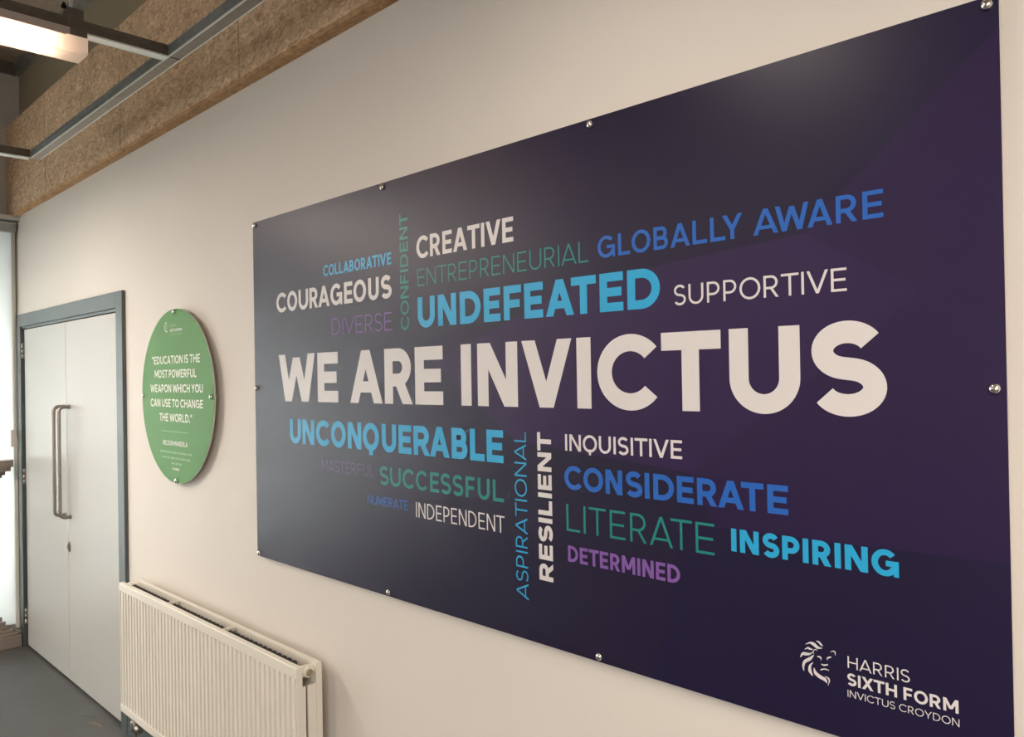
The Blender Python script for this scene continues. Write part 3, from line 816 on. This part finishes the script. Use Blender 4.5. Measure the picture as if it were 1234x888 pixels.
# ------------------------------------------------------------------ acoustic wood-wool panels along the top of the wall
edges = [XL + 0.0, -5.146, -3.924, -2.715, -1.506, -0.296]
PLAB = ['short wood-wool acoustic panel at the window end of the row', 'wood-wool acoustic panel second from the window corner, above the double doors',
        'wood-wool acoustic panel behind the cross rail of the lamp, above the green plaque', 'wood-wool acoustic panel at the right end of the row in the photo',
        'wood-wool acoustic panel past the top edge of the photo']
for i in range(4):
    xa, xb = edges[i] + (0.0055 if i else 0.001), edges[i + 1] - 0.0055
    za, zb, t, c = 2.822, 3.421, 0.050, 0.012
    m = MB()
    # chamfered lower, upper and side edges on the room face
    F = [(xa + c, -t, za + c), (xb - c, -t, za + c), (xb - c, -t, zb - c), (xa + c, -t, zb - c)]
    Bk = [(xa, -t + c, za), (xb, -t + c, za), (xb, -t + c, zb), (xa, -t + c, zb)]
    W0 = [(xa, -0.0005, za), (xb, -0.0005, za), (xb, -0.0005, zb), (xa, -0.0005, zb)]
    m = MB()
    # front face runs to the sides; only the lower edge is bevelled
    fr = [(xa, -t, za + 0.010), (xb, -t, za + 0.010), (xb, -t, zb), (xa, -t, zb)]
    lo = [(xa, -t + 0.010, za), (xb, -t + 0.010, za)]
    m.face(fr, 0)
    m.face([fr[0], lo[0], lo[1], fr[1]], 1)
    m.face([lo[0], W0[0], W0[1], lo[1]], 1)
    m.face([fr[3], fr[2], W0[2], W0[3]], 0)
    m.face([fr[0], fr[3], W0[3], W0[0], lo[0]], 0)
    m.face([fr[1], lo[1], W0[1], W0[2], fr[2]], 0)
    m.face([W0[0], W0[3], W0[2], W0[1]], 0)
    o = m.build('acoustic_panel', [M_FIBRE, M_FIBRE_EDGE], bevel=0.0025)
    tag(o, PLAB[i], 'acoustic panel', 'acoustic panels along the top of the wall')

# ------------------------------------------------------------------ suspended steel rails
RZ = 2.838
def c_rail(name, axis, a, b, c0, c1, label, lipped=True):
    """C-channel 41 x 41 with its slot underneath: profile across, extruded along the axis"""
    t = 0.0025; z0, z1 = RZ, RZ + 0.041
    root = thing(name, label, 'rail', ((a + b) / 2, (c0 + c1) / 2, z0) if axis == 'x' else ((c0 + c1) / 2, (a + b) / 2, z0))
    m = MB()
    prof = [(c0, z0), (c1, z0), (c1, z1), (c0, z1)]
    m.prism(prof, axis, a, b)
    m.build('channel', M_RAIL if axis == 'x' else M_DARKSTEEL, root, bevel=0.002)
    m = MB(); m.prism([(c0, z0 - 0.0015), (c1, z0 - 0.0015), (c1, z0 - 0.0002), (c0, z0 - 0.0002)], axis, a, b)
    m.build('underside_strip', M_LIP if axis == 'y' else M_RAIL_FACE, root)  # thin strip under the channel: pale on cross rails, brown-grey on the long rail
    # rolled lips along the lower edges and a fold line along the side
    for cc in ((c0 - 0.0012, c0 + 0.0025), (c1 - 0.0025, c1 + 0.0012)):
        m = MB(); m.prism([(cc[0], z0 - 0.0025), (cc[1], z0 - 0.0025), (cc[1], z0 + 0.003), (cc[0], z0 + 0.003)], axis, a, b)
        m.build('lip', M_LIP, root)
    m = MB(); cs = (c0 - 0.001, c0 + 0.001) if axis == 'x' else (c1 - 0.001, c1 + 0.001)
    m.prism([(cs[0], z0 + 0.020), (cs[1], z0 + 0.020), (cs[1], z0 + 0.0225), (cs[0], z0 + 0.0225)], axis, a, b)
    m.build('fold_line', M_RAIL if axis == 'x' else M_DARKSTEEL, root)
    return root
M_LIP = mat('pale_zinc', (0.70, 0.74, 0.71), 0.35, 0.5)
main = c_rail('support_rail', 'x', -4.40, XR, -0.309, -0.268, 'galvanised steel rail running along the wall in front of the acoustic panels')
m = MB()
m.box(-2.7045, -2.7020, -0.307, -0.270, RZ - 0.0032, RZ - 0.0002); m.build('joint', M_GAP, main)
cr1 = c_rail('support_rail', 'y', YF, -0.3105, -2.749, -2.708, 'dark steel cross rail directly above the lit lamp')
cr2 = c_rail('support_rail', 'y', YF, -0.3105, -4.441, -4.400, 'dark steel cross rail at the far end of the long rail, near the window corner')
for x, lab in ((-4.4205, 'thin steel hanger rod above the far cross rail'), ):
    pass
# ------------------------------------------------------------------ linear lamp under the first cross rail
LY0, LY1, LX0, LX1 = -1.80, -0.572, -2.778, -2.680
lamp = thing('linear_lamp', 'lit linear ceiling lamp with a frosted box diffuser under the cross rail', 'ceiling lamp', ((LX0 + LX1) / 2, (LY0 + LY1) / 2, 2.760))
m = MB()
pr = [(LX0, 2.812), (LX0, 2.765), (LX0 + .005, 2.760), (LX1 - .005, 2.760), (LX1, 2.765), (LX1, 2.812)]
for p, q in zip(pr[:-1], pr[1:]):
    m.face([(p[0], LY0, p[1]), (q[0], LY0, q[1]), (q[0], LY1, q[1]), (p[0], LY1, p[1])])
for yy in (LY0, LY1): m.face([(p[0], yy, p[1]) for p in pr])
m.build('diffuser', M_DIFF, lamp, fix=False)
m = MB(); m.box(LX0 - 0.002, LX1 + 0.002, LY0, LY1 + 0.002 - 0.05, 2.8122, 2.834)
m.box(LX0 - 0.002, LX1 + 0.004, LY0, LY1 - 0.062, 2.808, 2.8122)
m.build('housing', M_HOUS, lamp, bevel=0.0015)
m = MB(); m.lathe(((LX0 + LX1) / 2, 0, 2.784), 'y', [(0.008, LY0 + 0.05), (0.008, LY1 - 0.09)], 16)
m.build('lit_tube', M_TUBE, lamp)
for y in (LY1 - 0.028, LY0 + 0.08):
    m = MB(); m.box(LX1 - 0.026, LX1 - 0.0225, y - 0.024, y + 0.024, 2.812, 2.908)
    m.box(LX0 + 0.0265, LX1 - 0.0245, y - 0.0235, y + 0.0235, 2.8815, 2.905)
    m.box(LX1 - 0.026, LX1 + 0.003, y - 0.024, y + 0.026, 2.812, 2.836)
    br = m.build('bracket', M_DARKSTEEL, lamp, bevel=0.001)
    m = MB(); m.lathe((LX1 - 0.035, y - 0.030, 2.905), 'z', [(0.008, 0), (0.008, 0.008), (0.0045, 0.009), (0.0045, 0.016)], 12)
    m.build('bolt', M_GAP, br)
    m = MB(); m.tube([((LX0 + LX1) / 2, y - 0.006, 2.905), ((LX0 + LX1) / 2, y - 0.006, ZC)], 0.0045, 10)
    m.build('hanger_rod', M_LIP, lamp)

# ------------------------------------------------------------------ roller blind, its chain, and the wooden pedestal
bl = thing('roller_blind', 'closed off-white roller blind glowing with daylight at the end window', 'blind', (XL + 0.02, (WY0 + WY1) / 2, WZ0))
m = MB(); m.box(XL + 0.012, XL + 0.014, WY0 + 0.02, -0.030, WZ0 + 0.02, 2.735); m.build('fabric', M_BLIND, bl)
m = MB(); m.box(XL + 0.0, XL + 0.075, WY0, -0.013, 2.722, 2.776); m.build('cassette', M_ALU, bl, bevel=0.003)
m = MB(); m.box(XL + 0.0, XL + 0.030, -0.031, -0.013, WZ0, 2.722); m.build('side_channel', M_LEDGE, bl)
m = MB(); m.box(XL + 0.008, XL + 0.018, WY0 + 0.02, -0.032, WZ0 + 0.005, WZ0 + 0.025); m.build('bottom_bar', M_ALU, bl)
m = MB(); m.tube([(XL + 0.036, -0.026, 2.72), (XL + 0.036, -0.026, 1.42)], 0.0022, 8); m.build('pull_chain', M_WHITE_PL, bl)
tt = MB(); tt.prism([(-0.052, 1.41), (-0.026, 1.415), (-0.010, 1.30), (-0.053, 1.30)], 'x', XL + 0.030, XL + 0.050)
tt.build('chain_tensioner', M_WHITE_PL, bl)

PF = -5.876   # front face of the base
ped = thing('pedestal', 'weathered grey-brown wooden pedestal with stepped cap and base in front of the blind', 'pedestal', (-5.95, -0.30, 0))
PX0 = -5.966
def step(z0, z1, out):
    """a square course: out = how far it stands beyond the shaft"""
    m.box(PX0 + 0.0, PF - 0.115 + out, -0.60 - out + 0.13, -0.132 + out, z0, z1)
m = MB(); step(0.0, 0.078, 0.108); step(0.078, 0.095, 0.092); step(0.095, 0.118, 0.072); step(0.118, 0.140, 0.052); step(0.140, 0.165, 0.034); step(0.165, 0.195, 0.016)
m.build('stepped_base', M_WOOD, ped, bevel=0.004)
m = MB(); m.box(PX0, PF - 0.115, -0.47, -0.132, 0.195, 1.07); m.build('shaft', M_WOOD, ped, bevel=0.002)
m = MB(); step(1.07, 1.10, 0.012); step(1.10, 1.120, 0.024); step(1.120, 1.145, 0.040); step(1.145, 1.172, 0.066); step(1.172, 1.215, 0.078)
m.build('stepped_cap', M_WOOD, ped, bevel=0.005)
m = MB(); m.box(PX0, PF - 0.115 + 0.080, -0.60 - 0.08 + 0.13, -0.132 + 0.080, 1.215, 1.222); m.build('top_plate', M_WHITE_PL, ped, bevel=0.002)
